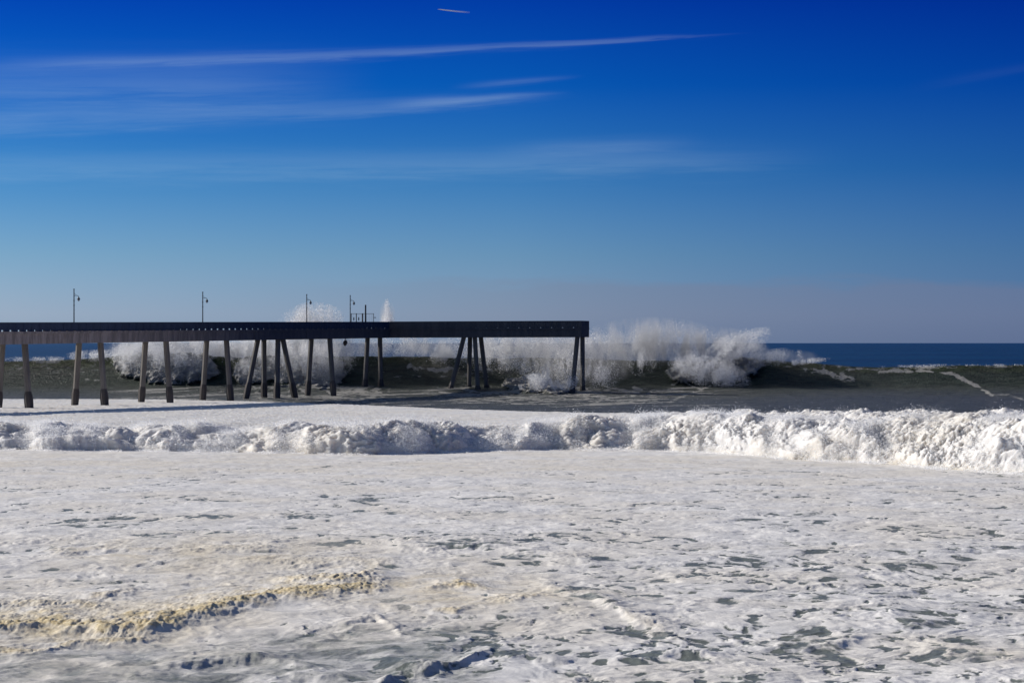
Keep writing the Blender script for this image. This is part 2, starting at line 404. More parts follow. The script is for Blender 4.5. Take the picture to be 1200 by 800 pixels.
surge_front([(405, 737), (440, 730), (470, 742)], .10, 6, 2.5, .2)
surge_front([(440, 801), (470, 792), (500, 788), (545, 780), (580, 768)], .17, 8, 3.0, .12)
surge_front([(640, 690), (690, 706), (740, 728), (800, 752)], .12, 14, 4, .22)
surge_front([(-60, 636), (40, 638), (110, 634)], .12, 6, 3.5, .1)
surge_front([(470, 646), (560, 640), (640, 652), (700, 660)], .12, 10, 5, .0)
for k in range(26):
    x0 = rng.uniform(-50, 1200); y0 = rng.uniform(590, 800); L_ = rng.uniform(40, 130); sl_ = rng.uniform(-.12, .16)
    surge_front([(x0, y0), (x0+L_/2, y0+sl_*L_/2+rng.uniform(-3, 3)), (x0+L_, y0+sl_*L_)], rng.uniform(.05, .11)*(y0-540)/200, rng.uniform(6, 12), rng.uniform(2.5, 4), 0.0 if x0 > 600 else .08, 1.3)
stain = 0
for ex, ey, rx, ry, am in ((520, 700, 190, 34, .34), (230, 655, 230, 26, .26), (150, 545, 420, 14, .12), (700, 545, 500, 10, .10), (60, 740, 220, 38, .35), (1120, 770, 120, 20, .10)):
    stain = np.maximum(stain, am*np.exp(-((PX-ex)/rx)**2-((PY-ey)/ry)**2))
dirt = np.maximum(dirt, 1.7*stain*np.clip(.75+1.5*fbm(wx*.35, wy*.2, o=4), 0, 1.6))
lumpn = fr1
# openings in the foam
T = interp(PY, [(520, .95), (540, .40), (575, .32), (610, .29), (650, .27), (700, .235), (850, .22)])
T = T-0.07*sstep(450, 900, PX)*sstep(600, 680, PY)+0.14*sstep(450, 250, PX)*sstep(630, 690, PY)+0.06*sstep(700, 300, PX)*sstep(660, 700, PY)
big = fbm(wx*.16, wy*.10, o=2)
patch = np.maximum(fbm(wx*.66, wy*.34, o=5, gain=.55), fbm(wx*1.5+9, wy*.75, o=4)*.95-.02)+0.33*big+.09*fbm(wx*3.2, wy*1.6, o=3)
opn = sstep(T-.03, T+0.13, patch+.10*fbm(wx*5, wy*3, o=3))*0.9
opn = np.maximum(opn, 0.5*sstep(T-.25, T+.02, patch)*(0.6+0.8*fbm(X*.3, Y*.2, o=3)))
thinzone = sstep(742, 770, PY-0.06*(PX-100)*(-1)+wob*1.6)*sstep(640, 520, PX)
opn = np.maximum(opn, thinzone*(0.52+0.5*fbm(wx*.8, wy*.5, o=3)))
for ex, ey, rx, ry in ((545, 641, 75, 6), (610, 655, 45, 7), (445, 668, 30, 6), (250, 608, 60, 2.5), (120, 617, 70, 2.5), (355, 608, 30, 3), (870, 697, 40, 6), (940, 758, 55, 11), (1090, 738, 40, 8), (1150, 775, 60, 12), (500, 760, 40, 6), (90, 610, 20, 3), (180, 633, 20, 4)):
    e = np.exp(-(((PX+wob*2-ex)/rx)**2+((PY+wob*.3-ey)/ry)**2)*1.3)
    opn = np.maximum(opn, sstep(.35, .75, e+0.6*fbm(wx*.9, wy*.5, o=4, gain=.6))*np.clip(.62+1.5*fbm(wx*1.6, wy*.8, o=4), .1, .95))
opn *= 1-np.clip(dirt*1.3, 0, 1)
Z -= 0.03*opn
ff = footY(PX); Z *= np.where(Y > ff-2, 0.3, 1.0); Z = np.where(Y > ff+4, -0.5, Z)
me = grid_mesh('foamy_shallows', X, Y, Z, {'open': opn, 'dirt': dirt})
tag(link_mesh('foamy_shallows', me, M_foam), 'pale foam covered shallow water with grey gaps in the foreground', None, None, 'structure')

# ---- the rolling bank of white water
HS = [(-300, 1.9), (0, 1.9), (400, 2.1), (600, 2.3), (800, 2.7), (950, 3.3), (1200, 3.9), (1500, 4.1)]
BK = [(-300, 387), (0, 387), (200, 386), (300, 370), (340, 362), (420, 346), (520, 320), (700, 278), (850, 232), (1000, 206), (1200, 188), (1500, 185)]
HB = [(-300, .3), (0, .3), (330, .32), (430, .4), (520, .55), (600, .85), (700, 1.25), (800, 2.1), (950, 3.1), (1200, 3.7), (1500, 3.9)]
nq = 190; ncols = 1400
q1 = np.linspace(-1.0, 9, nq)
t2 = np.linspace(0, 1, 230)[1:]
a = np.linspace(-0.265, 0.265, ncols)
pxc = 600+F*a
Fy = footY(pxc)
xw = a*Fy
Fy = Fy+3.2*fbm(xw*.08, 0*xw+3, o=3)+1.3*fbm(xw*.35, 0*xw+8, o=3)
Bk = np.maximum(softinterp(pxc, BK)+4*fbm(xw*.05, 0*xw, o=2), Fy+12)
endq = Bk-Fy+26
Q = np.concatenate([np.repeat(q1[:, None], ncols, 1), 9+t2[:, None]*(endq-9)[None, :]], 0)
Yb = Fy[None, :]+Q; AA = np.repeat(a[None, :], Q.shape[0], 0); Xb = AA*Yb
PXs = 600+F*AA
hs = softinterp(PXs, HS)*(1+0.26*fbm(Xb*.10, 0*Xb+5.5, o=2)); hb = softinterp(PXs, HB)
wfoot = 2.4*np.exp(1.5*fbm(Xb*.10, 0*Xb+2.2, o=3))
up = np.where(Q > 0, 1-np.exp(-(np.maximum(Q, 0)/wfoot)**1.15), 0)
lin = np.clip((Yb-Fy-6)/(Bk-Fy-6)[None, :], 0, 1)
lin = 1-(1-lin)**(1+1.1*sstep(800, 500, PXs))
Zb = up*(hs*(1-lin)+hb*lin)
drop = sstep(0, 1, np.clip((Yb-Bk[None, :])/24, 0, 1))
Zb = Zb*(1-drop)-0.6*drop
Zb = np.where(Q < 0, -0.25+0.2*Q, Zb)
env = np.exp(-np.maximum(Q-4.5, 0)/5.5)          # lumpy face
face = sstep(-0.3, 1.0, Q)*env
wbx = .9*fbm(Xb*.35, Yb*.35, Zb*.5, o=2)
b1 = billow(Xb+wbx, Yb*.7+wbx, Zb*2.3, o=4, s=0.24, gain=.42)
b2 = billow(Xb+11+wbx, Yb*1.2, Zb*3.0, o=4, s=0.95, gain=.55)
big1 = fbm(Xb*.16, Yb*.08, Zb*.2, o=3)
b3 = fbm(Xb*2.6, Yb*2.6, Zb*3, o=4, gain=.65)
rgh = .30+.95*sstep(-.2, .3, fbm(Xb*.11+4, Yb*.06, Zb*.25, o=3))
disp = face*(1.25*(b1-.35)+rgh*(0.50*(b2-.3)+.20*b3)+1.15*big1)*(0.65+0.25*hs/2)
rough_b = (1-face)*sstep(0, 1, Q)*(1-drop)*(0.10*(b2-.35)+0.10*big1+0.28*np.clip(fbm(Xb*.45, Yb*.45, o=4)-.12, 0, 1)*np.exp(-np.maximum(Q-10, 0)/25))
ridge = np.exp(-((Yb-Bk[None, :])/6.0)**2)*sstep(700, 900, PXs)*0.55*np.clip(b1+.4*b2-.55, -0.1, 1)
Yb2 = Yb-disp*0.85; Zb2 = Zb+disp*0.55+rough_b+ridge
hollow = 0.50*face*sstep(.36, .10, b1+.4*b2)*sstep(.2, .8, Zb)*np.clip(.5+1.5*fbm(Xb*.2, Yb*.1, o=2), 0, 1)
dirt_s = 0.55*np.exp(-(Zb2/0.35)**2)*np.clip(0.45+1.1*fbm(Xb*.3, Yb*.3, o=3), 0, 1)*(Q > -.5)*(Q < 4)+0.10*np.clip(fbm(Xb*.1+7, Yb*.1, o=2), 0, 1)
me = grid_mesh('white_water', Xb, Yb2, Zb2, {'open': hollow, 'dirt': dirt_s})
tag(link_mesh('white_water', me, M_surge), 'long rolling bank of churned white water across the middle', None, None, 'structure')

# ---- trough and the big breaking wave
CREST = [(-300, 422), (0, 423), (90, 421), (130, 419), (170, 416), (240, 417), (300, 420), (400, 418), (500, 418), (560, 420), (640, 419), (700, 421), (780, 423), (840, 424), (885, 420), (935, 425), (1000, 430), (1060, 431), (1120, 429), (1200, 428), (1500, 428)]
YC = 455.0
rY = np.concatenate([CAMZ*F/(np.linspace(CAMZ*F/212, CAMZ*F/418, 300)[:-1]), np.linspace(418, 462, 330)[:-1], np.linspace(462, 520, 60)])
A, Yw = fan(rY, 1300, 0.27); Xw = A*Yw; PXw = 600+F*A
yc = YC+3*np.sin(Xw*.03)+2.0*fbm(Xw*.03, 0*Xw+2, o=2)
Hc = CAMZ-(softinterp(PXw, CREST)-HOR)*YC/F
Hc = Hc+0.22*fbm(Xw*.15, 0*Xw+1.5, o=4)
D = yc-Yw
fr = 0.66*np.clip(1-D/9.0, 0, 1)**1.6+0.34*np.clip(1-D/40, 0, 1)**2
bk = np.exp(-(np.minimum(D, 0)/26)**2)
prof = np.where(D > 0, fr, bk)
chop = 0.26*fbm(Xw*.11, Yw*.07, o=4)+0.20*(.5-np.abs(fbm(Xw*.4+3, Yw*.3, o=4)))
chop = chop+.16*(.5-np.abs(fbm(Xw*.55+3, Yw*.16, o=4, gain=.6)))
chop = chop*np.clip(1.15-prof, 0.15, 1)+0.10*prof*fbm(Xw*.25, Yw*.25+4, Hc, o=4)
Zw = Hc*prof+chop-0.45*sstep(500, 520, Yw)*1.0
PYw = py_of(Yw, Zw)
nz1 = fbm(Xw*.22, Yw*.1, Zw*.45, o=4); nz2 = fbm(Xw*.6+9, Yw*.35, Zw*.9, o=4)
front = sstep(-1.5, 0.5, D)
foam = np.zeros_like(Xw)
# falling white masses of the broken parts: (cx, cy, rx, ry, push)
mass = np.zeros_like(Xw)
for cx, cy, rx, ry, am in ((188, 432, 46, 20, 1), (225, 430, 30, 20, 1), (144, 424, 14, 12, .7), (290, 436, 16, 15, .9), (335, 432, 48, 22, 1), (382, 440, 26, 16, .8), (806, 438, 26, 12, .95), (842, 436, 24, 16, 1), (870, 430, 22, 12, .8), (620, 452, 30, 9, .8), (652, 454, 20, 8, .7), (300, 455, 80, 4, .3)):
    e = 1.15-np.hypot((PXw-cx)/rx, (PYw-cy)/ry)+0.55*nz1+.2*nz2
    mass = np.maximum(mass, am*sstep(0.0, 0.35, e)*front)
foam = np.maximum(foam, mass)
# thin foam lines on the face and in the trough
ww = 4*fbm(Xw*.3, Yw*.2, Zw*.5, o=3)
for pts, wd, am in (([(1030, 434), (1085, 435), (1115, 438), (1132, 445), (1150, 455), (1163, 463)], 2.3, .95), ([(1163, 463), (1182, 462), (1215, 474)], 1.8, .7), ([(1120, 430), (1070, 433), (990, 432)], 1.6, .7),
                    ([(945, 432), (965, 434), (975, 440), (995, 442)], 6.0, .85), ([(785, 470), (800, 464), (822, 456), (832, 452)], 2.2, .85), ([(786, 449), (806, 450), (822, 457)], 2.2, .8),
                    ([(515, 459), (540, 464), (575, 460)], 2.4, .8), ([(515, 466), (560, 470), (610, 464)], 1.8, .6), ([(680, 460), (720, 456), (748, 460)], 2.2, .8), ([(690, 470), (730, 464), (745, 458)], 1.6, .65), ([(600, 468), (660, 463), (690, 466)], 1.8, .6),
                    ([(640, 474), (700, 472), (760, 470)], 1.4, .5), ([(300, 460), (350, 466), (420, 460)], 2, .6), ([(380, 466), (410, 458), (442, 457)], 4.5, .85), ([(395, 472), (430, 468), (446, 460)], 2.6, .7), ([(480, 430), (510, 433), (535, 432)], 4, .75), ([(548, 438), (560, 430), (575, 434)], 4, .7),
                    ([(240, 462), (270, 458), (290, 463)], 1.6, .5), ([(100, 444), (118, 446), (125, 455)], 2.2, .55), ([(96, 436), (125, 432)], 1.5, .5), ([(900, 428), (935, 430), (950, 430)], 1.2, .5)):
    d = poly_dist(PXw+ww, PYw+ww*.35, pts, 1.0)
    foam = np.maximum(foam, am*np.exp(-(d/(wd*np.clip(.75+1.6*nz2+.8*nz1, .15, 2)))**2)*np.clip(.85+1.3*nz2, 0, 1))
# broken water in the trough around the piles, lacy
lace = 1-np.abs(fbm(Xw*.14, Yw*.05, o=4))*5
tr = sstep(.35, .9, lace)*sstep(447, 455, PYw)*sstep(476, 470, PYw)*(0.65*sstep(240, 330, PXw)*sstep(470, 430, PXw)+0.62*sstep(490, 560, PXw)*sstep(800, 740, PXw)+.35*sstep(850, 780, PXw))
foam = np.maximum(foam, tr*.75)
strk = fbm(Xw*.10+.3*PYw, Yw*.11+6, o=5, gain=.6)
foam = np.maximum(foam, .72*sstep(.06, .22, strk)*sstep(448, 456, PYw)*sstep(482, 474, PYw)*(sstep(930, 780, PXw)*sstep(60, 200, PXw)*.8+.22))
foam = np.maximum(foam, .55*sstep(.22, .42, fbm(Xw*.3, Zw*1.2+Yw*.2, o=4))*sstep(424, 430, PYw)*sstep(452, 444, PYw)*sstep(720, 560, PXw)*sstep(420, 470, PXw))
# feathered crest line
foam = np.maximum(foam, 0.85*np.exp(-((D-0.2)/0.7)**2)*np.clip(.35+1.8*fbm(Xw*.2, 0*Xw, o=4), 0, 1))
foam = np.maximum(foam, .5*sstep(150, 90, PXw)*np.exp(-((D-2.0)/2.5)**2)*np.clip(.3+1.8*nz2, 0, 1))
thin = sstep(0.62, 0.97, prof)*front*(0.55+.45*np.maximum(sstep(100, 20, np.abs(PXw-265)), sstep(170, 120, PXw)))  # crest mask for the painted green glow and the translucency
push = mass*(0.4+2.2*billow(Xw, Yw*.7, Zw, o=4, s=.28))
Yw2 = Yw-push*0.9; Zw2 = Zw+push*0.35
me = grid_mesh('breaking_wave', Xw, Yw2, Zw2, {'foam': foam, 'thin': thin})
tag(link_mesh('breaking_wave', me, M_wave), 'tall dark green breaking wave rising behind the pier piles', None, None, 'structure')

# ---- open ocean to the horizon (one sheet under everything)
rr = np.concatenate([[-400, 0, 40, 200, 330], np.linspace(505, 900, 120), np.geomspace(910, 45000, 130)])
cc = np.concatenate([np.linspace(-1, -0.3, 20)[:-1], np.linspace(-.3, .3, 500), np.linspace(.3, 1, 20)[1:]])
XX = cc[None, :]*(np.maximum(rr, 0)+600)[:, None]*1.0; YY = np.repeat(rr[:, None], len(cc), 1)
sw = np.where(YY > 500, 1.0, 0.0)*np.exp(-np.maximum(YY-500, 0)/3000)
ZZ = -0.55+sw*(0.55+0.35*np.sin(YY*.045+XX*.004+1.5*fbm(XX*.01, YY*.01, o=2))+0.25*fbm(XX*.06, YY*.08, o=3))
ZZ = np.where(YY < 500, -0.7, ZZ)
me = grid_mesh('ocean', XX, YY, ZZ, {})
tag(link_mesh('ocean', me, M_ocean), 'open deep blue ocean running out to the horizon', None, None, 'structure')

# ================================================================== SPRAY (clouds of droplets)
def droplets(name, P, size, label, mat=M_spray, group='clouds of spray thrown up by the waves'):
    nn = len(P)
    u = rng.normal(size=(nn, 3)); u /= np.linalg.norm(u, axis=1)[:, None]
    v = np.cross(u, rng.normal(size=(nn, 3))); v /= np.linalg.norm(v, axis=1)[:, None]
    sz = size*np.exp(rng.normal(0, .35, nn))[:, None]
    tri = np.stack([P+u*sz, P-u*sz*.5+v*sz*.87, P-u*sz*.5-v*sz*.87], 1).reshape(-1, 3)
    f = np.arange(nn*3, dtype=np.int32).reshape(-1, 3)
    me = np_mesh(name, tri, f, smooth=False)
    o = link_mesh(name, me, mat); tag(o, label, None, group, 'stuff'); return o
def plume(specs, seed):
    """specs: cx, cy, sx, sy (pixels at the given distance), lean in degrees from upright, count, distance, thickness, clumping"""
    out = []
    for i, (cx, cy, sx, sy, lean, cnt, dist, thick, clump) in enumerate(specs):
        k = dist/F; cnt = int(cnt*1.5); m = int(cnt*3)
        u = rng.normal(size=m)*sx; v = rng.normal(size=m)*sy
        keep = (u/sx)**2+(v/sy)**2 < 5.0; u, v = u[keep], v[keep]
        L = R(lean); c, s_ = math.cos(L), math.sin(L)
        du = u*c+v*s_; dv = -u*s_+v*c
        y = dist+rng.normal(size=len(u))*thick
        X0 = (cx-600+du)*k; Z0 = CAMZ-(cy-HOR)*k+dv*k
        # noise drawn out along the direction of flight
        nx = (u*k)*.55; nv = (v*k)*.16
        dens = fbm(nx+seed+i*3.1, nv+seed, y*.12, o=5, gain=.6)+.12
        dens += 0.35*np.abs(fbm(X0*.3+seed, y*.2, Z0*.3, o=3))
        dens += 0.55*fbm(X0*.13+seed, y*.05, Z0*.16+i, o=3)
        keep = rng.random(len(u)) < np.clip(0.32+clump*(dens-.12)*3.0, 0.012, 1)
        P = np.stack([X0, y, Z0], 1)[keep][:cnt]
        out.append(P)
    P = np.concatenate(out); return P[P[:, 2] > -0.3]
S = 0.045
PL = [
 ('thin spray feathering off the wave crest at the far left of the pier', [(60, 421, 70, 1.6, 0, 2500, 455, 1.2, 1.0), (118, 417, 18, 3.5, 0, 5000, 455, 1.5, 1)]),
 ('broad white spray behind the pier between its sunlit left piles', [(160, 414, 14, 11, 12, 22000, 452, 3, .9), (198, 420, 24, 12, 0, 36000, 450, 3, .9), (215, 403, 50, 6, 10, 20000, 455, 3, .8), (148, 430, 5, 7, 0, 4000, 450, 1.5, 1), (258, 408, 22, 6, 20, 10000, 455, 3, .8), (232, 428, 9, 12, 0, 7000, 450, 2, 1)]),
 ('tall white burst of spray behind the pier under the middle lamp', [(328, 410, 32, 10, 0, 34000, 452, 4, .9), (297, 434, 10, 9, -15, 9000, 448, 2, .9), (356, 428, 22, 15, -10, 32000, 449, 3, .9), (368, 374, 16, 9, 0, 13000, 456, 3, .6), (346, 382, 12, 5, 0, 3500, 456, 3, .8), (390, 415, 14, 14, 0, 10000, 450, 3, .8)]),
 ('grey mist hanging under the pier beside the dark hanging object', [(420, 410, 20, 10, 0, 6000, 456, 4, .4)]),
 ('slim jet of spray standing above the pier right of the fence', [(453.5, 370, 2.0, 9, 0, 2600, 456, 1.0, .2), (454.5, 379, 4.5, 6, 0, 3200, 456, 1.0, .3)]),
 ('low bright spray over the crest left of the four leaning outer piles', [(505, 410, 20, 6, 30, 14000, 456, 3, 1), (468, 406, 20, 7, 0, 4000, 457, 3, .6), (530, 412, 18, 5, 10, 9000, 456, 3, .8)]),
 ('hazy spray drifting under the outer end of the deck', [(590, 408, 30, 8, 10, 15000, 457, 4, .5), (645, 406, 34, 9, 5, 15000, 457, 4, .5), (578, 422, 18, 7, 0, 7000, 452, 3, .8), (685, 408, 20, 9, 0, 6000, 457, 3, .5)]),
 ('splash of white water at the wave foot left of the end pile', [(624, 451, 8, 6, -30, 7000, 433, 1.5, 1), (634, 447, 8, 6, -10, 5000, 433, 1.5, 1), (655, 452, 11, 4.5, -20, 7000, 433, 1.5, 1), (636, 434, 28, 9, 10, 8000, 438, 2.5, .7)]),
 ('spray wrapped round the end piles of the pier', [(692, 416, 7, 12, 10, 7000, 440, 2, .7), (665, 422, 8, 12, 0, 4000, 441, 2, .9), (702, 438, 14, 8, 0, 5000, 441, 2, .8)]),
 ('high thin mist blown back over the crest beyond the pier end', [(752, 404, 9, 12, 5, 3800, 457, 4, 1.2), (768, 406, 8, 12, 5, 2600, 457, 3, 1.2), (790, 408, 16, 9, 10, 4500, 457, 4, 1.2), (728, 408, 20, 9, 0, 3000, 457, 4, 1.1), (825, 400, 26, 7, 20, 3500, 459, 4, .8), (700, 400, 20, 8, 0, 2500, 459, 4, .6), (752, 424, 8, 8, 0, 2500, 452, 2, 1.1)]),
 ('bright fan of spray thrown from the curling lip right of the pier', [(842, 420, 8, 18, 46, 17000, 453, 2.5, 1.2), (866, 409, 6, 19, 56, 8000, 454, 2.5, 1.3), (818, 432, 13, 8, 35, 11000, 450, 2, 1.1), (843, 438, 17, 8, 20, 12000, 448, 2, 1), (797, 430, 7, 5, 30, 3000, 450, 1.5, 1), (882, 404, 10, 6, 55, 2500, 455, 2, 1.2)]),
 ('light spray trailing off the smooth crest near the right', [(910, 418, 16, 4.5, -6, 4500, 455, 1.5, 1.2), (938, 424, 16, 1.8, -6, 1800, 455, 1.2, 1), (1075, 429, 22, .8, 0, 500, 455, .8, 1), (1150, 427.5, 40, .7, 0, 500, 455, .8, 1)]),
]
for i, (lab, sp) in enumerate(PL):
    droplets('sea_spray', plume(sp, 3.7*i+1), S, lab)
def mist_material():
    m, n = material('drifting spray mist'); g = n.new('ShaderNodeTexCoord').outputs['Object']
    ln = n.new('ShaderNodeVectorMath', operation='LENGTH'); n.set(ln.inputs[0], g)
    fall = n.m('SUBTRACT', 1.0, ln.outputs['Value'], clamp=True)
    nz = n.noise(n.scale(n.pos(), (.42, .12, .13)), 1.0, 5, 0.62, 0.8)
    k = n.ramp(nz, [(0.42, 0.0), (0.64, 1.0)])
    info = n.new('ShaderNodeObjectInfo'); sp = n.new('ShaderNodeSeparateColor'); n.l.new(info.outputs['Color'], sp.inputs[0])
    dens = n.m('MULTIPLY', n.m('MULTIPLY', n.m('POWER', fall, 0.9), k), n.m('MULTIPLY', sp.outputs[0], 1.0))
    v = n.new('ShaderNodeVolumePrincipled'); v.inputs['Color'].default_value = (.97, .97, .97, 1); n.set(v.inputs['Density'], dens); v.inputs['Anisotropy'].default_value = 0.35
    n.out(None, v.outputs[0]); return m
M_mist = mist_material()
import bmesh
def mist(cx, cy, rx, ry, dens, dist, ry_m, label):
    me = bpy.data.meshes.new('spray_mist'); bm = bmesh.new(); bmesh.ops.create_icosphere(bm, subdivisions=3, radius=1.0); bm.to_mesh(me); bm.free()
    o = link_mesh('spray_mist', me, M_mist); k = dist/F
    o.location = ((cx-600)*k, dist, CAMZ-(cy-HOR)*k); o.scale = (rx*k, ry_m, ry*k); o.color = (dens, dens, dens, 1)
    tag(o, label, None, 'mist drifting from the breaking wave', 'stuff')
for a_ in ((210, 414, 100, 26, .45, 457, 8, 'soft white mist behind the left piles of the pier'), (345, 410, 90, 30, .5, 457, 8, 'soft white mist behind the middle piles of the pier'),
           (366, 382, 38, 27, .32, 458, 6, 'soft round puff of mist above the pier deck'), (430, 410, 40, 24, .12, 458, 6, 'faint mist under the deck by the bend of the pier'),
           (510, 410, 55, 16, .32, 458, 6, 'low mist over the crest left of the leaning outer piles'), (610, 406, 100, 26, .42, 459, 8, 'pale mist under the outer end of the deck'),
           (675, 424, 85, 30, .40, 446, 5, 'bluish mist round the end piles'), (765, 404, 95, 34, .42, 459, 8, 'thin high mist right of the pier end'),
           (845, 416, 60, 34, .55, 457, 7, 'bright mist round the curling lip'), (918, 418, 45, 10, .16, 458, 5, 'faint mist trailing off the smooth crest'), (454, 374, 10, 26, .5, 457, 3, 'mist round the slim jet above the pier')):
    mist(*a_)
# flecks flying over the rolling bank
m = 650000
aa = rng.uniform(-.23, .23, m); ci = ((aa+.265)/.53*(ncols-1)).astype(int)
ri = np.clip((rng.random(m)**1.3*(nq-10)+8).astype(int), 0, nq-1)
keep = rng.random(m) < np.clip(.15+1.5*fbm(Xb[ri, ci]*.3, Yb[ri, ci]*.2, o=3), 0, 1)
ri, ci = ri[keep], ci[keep]; m = len(ri)
P = np.stack([Xb[ri, ci]+rng.normal(0, .25, m), Yb2[ri, ci]-np.abs(rng.normal(0, .38, m)), Zb2[ri, ci]+np.abs(rng.normal(0, .24, m))*(1+1.5*(rng.random(m) < .06))], 1)
droplets('foam_flecks', P, 0.03, 'small flecks of foam flying off the rolling bank of white water', group=None)
bi = rng.integers(0, ncols, 90000); off = np.abs(rng.normal(0, 1.5, len(bi)))*np.clip(.5+1.5*fbm(xw[bi]*.5, 0*xw[bi], o=3), .05, 2)
yb = Fy[bi]-off+.6; droplets('foam_flecks', np.stack([a[bi]*yb, yb, .04+np.abs(rng.normal(0, .12, len(bi)))*np.exp(-off)], 1), 0.035, 'froth running out ahead of the foot of the white water', group=None)
bi = rng.integers(0, ncols, 26000); pr = PXs[0, bi]
keep = rng.random(len(bi)) < sstep(650, 900, pr)*np.clip(3*fbm(xw[bi]*.25, 0*xw[bi]+9, o=3), 0, 1)
bi = bi[keep]; m = len(bi); yb = Bk[bi]+rng.normal(0, 2.5, m)
zb = softinterp(PXs[0, bi], HB)+0.1+np.abs(rng.normal(0, .28, m))
droplets('foam_flecks', np.stack([a[bi]*yb, yb, zb], 1), 0.03, 'flecks tossed up along the ragged back edge of the white water', group=None)

# ================================================================== THE PIER
def V2(x, y, z): return Vector((x, y, z))
A0 = Vector((-69.0, 326.0)); A1 = Vector((-24.0, 446.0)); B1 = Vector((13.2, 435.0))
L1 = (A1-A0).length; u1 = (A1-A0)/L1; t1 = Vector((u1.y, -u1.x))            # t points to the near (right hand) side
L2 = (B1-A1).length; u2 = (B1-A1)/L2; t2_ = Vector((u2.y, -u2.x))
def sof1(s): return 9.17+1.12*s/L1
def sof2(s): return 10.29+0.07*s/L2
def p1(s, t, z): q = A0+u1*s+t1*t; return Vector((q.x, q.y, sof1(s)+z))
def p2(s, t, z): q = A1+u2*s+t2_*t; return Vector((q.x, q.y, sof2(s)+z))
pier = tag(empty('pier', (A0.x, A0.y, 0)), 'long grey concrete pier on leaning piles running out above the waves', 'pier')
bpy.context.view_layer.update()
PI0 = Vector((A0.x, A0.y, 0))
def rel(mb):
    mb.v = [(v[0]-PI0.x, v[1]-PI0.y, v[2]-PI0.z) for v in mb.v]; return mb
def slab(mb, p, s0, s1, ta, tb, za, zb):
    mb.hexa([p(s0, ta, za), p(s1, ta, za), p(s1, tb, za), p(s0, tb, za), p(s0, ta, zb), p(s1, ta, zb), p(s1, tb, zb), p(s0, tb, zb)])
W2 = 2.75
s_start = -75.0
# section lengths: first arm runs under the head of the outer arm
d = MB(); slab(d, p1, s_start, L1+1.2, -W2-.15, W2+.15, 1.38, 1.70)
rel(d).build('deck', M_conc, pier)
d = MB(); slab(d, p2, -2.6, L2, -W2-.15, W2+.15, 1.383, 1.703)
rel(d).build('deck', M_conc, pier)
for p, s0, s1, sg, zt in ((p1, s_start, L1-1.5, 1, 1.377), (p1, s_start, L1+1.0, -1, 1.377), (p2, 0.6, L2-.02, 1, 1.38), (p2, -2.4, L2-.02, -1, 1.38)):
    g = MB(); slab(g, p, s0, s1, sg*(W2-.55), sg*W2, 0.0, zt)
    for k in range(int((s1-s0)/19.5)+1):      # shallow joints between precast lengths
        c = s0+19.5*k+9
        if c < s1-1: slab(g, p, c, c+.5, sg*W2, sg*(W2+.06), 0.05, 1.33)
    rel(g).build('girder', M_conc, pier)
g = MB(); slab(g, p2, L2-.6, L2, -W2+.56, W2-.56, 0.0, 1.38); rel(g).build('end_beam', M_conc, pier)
def parapet(p, s0, s1, t, base=1.70, slot=.21):
    g = MB(); slab(g, p, s0, s1, t-.09, t+.09, base+slot, 2.86)
    slab(g, p, s0, s1, t-.15, t+.15, 2.862, 2.95)
    s = s0
    while s < s1:
        slab(g, p, s, min(s+1.22, s1), t-.088, t+.088, base-.01, base+slot)
        if s+1.0 < s1: slab(g, p, s+.55, s+.80, t-.13, t+.13, base-.005, 2.86)
        s += 2.05
    return g
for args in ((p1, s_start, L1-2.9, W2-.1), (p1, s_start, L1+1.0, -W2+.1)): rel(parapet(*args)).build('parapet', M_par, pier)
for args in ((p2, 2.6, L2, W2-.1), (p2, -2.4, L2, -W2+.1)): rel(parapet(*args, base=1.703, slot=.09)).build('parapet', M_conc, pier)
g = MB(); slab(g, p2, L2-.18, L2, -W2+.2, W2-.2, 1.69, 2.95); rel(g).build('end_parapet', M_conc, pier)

def pile(p, sof, st, tt, sb, tb, jacket=True, jtop=2.5):
    """pile from its head (st, tt) down to (sb, tb) at sea level, carried on into the sea bed"""
    zt = sof(st)+0.15
    a = p(st, tt, 0); a.z = zt
    b = p(sb, tb, 0); b.z = 0.0
    dirn = (b-a)/(zt); bot = b+dirn*3.0
    f = lambda z: a+(a-b)*((z-zt)/zt)
    mb = MB(); mb.tube([f(-3.0), f(0), f(4.0), a], [.46, .45, .44, .45], 8, math.pi/8)
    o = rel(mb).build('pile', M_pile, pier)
    if jacket:
        j = MB(); w_ = rng.uniform(-.04, .04)
        j.tube([f(-3.0), f(-.2), f(jtop-1.0), f(jtop-.35), f(jtop+.25)], [.52, .54+w_, .60+w_, .58, .455], 8, math.pi/8)
        rel(j).build('pile_jacket', M_jacket, o)
    return o
def cap(p, s, w=.9, side=2.6):
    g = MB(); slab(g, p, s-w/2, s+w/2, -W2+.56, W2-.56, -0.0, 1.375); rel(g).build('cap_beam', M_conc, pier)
Ls = L1/126.0*1.0
for t in (-0.43, -0.28, -0.13, .026, .186, .34, .497, .806, .98):
    s = t*126.0
    if t > .9: pile(p1, sof1, s, -.8, s, -1.45); pile(p1, sof1, s+1.5, 1.0, s+2.5, .75)
    else: pile(p1, sof1, s, -1.75, s, -2.5); pile(p1, sof1, s, 1.75, s, 2.5)
    cap(p1, s)
s = .65*126.0
for st, tt, sb, tb in ((-1.1, -1.75, -4.4, -2.35), (1.1, -1.75, 2.4, -2.35), (-.7, 1.75, -2.4, 2.35), (1.1, 1.75, 4.6, 2.35)):
    pile(p1, sof1, s+st, tt, s+sb, tb)
cap(p1, s, 3.4)
s = .451*L2
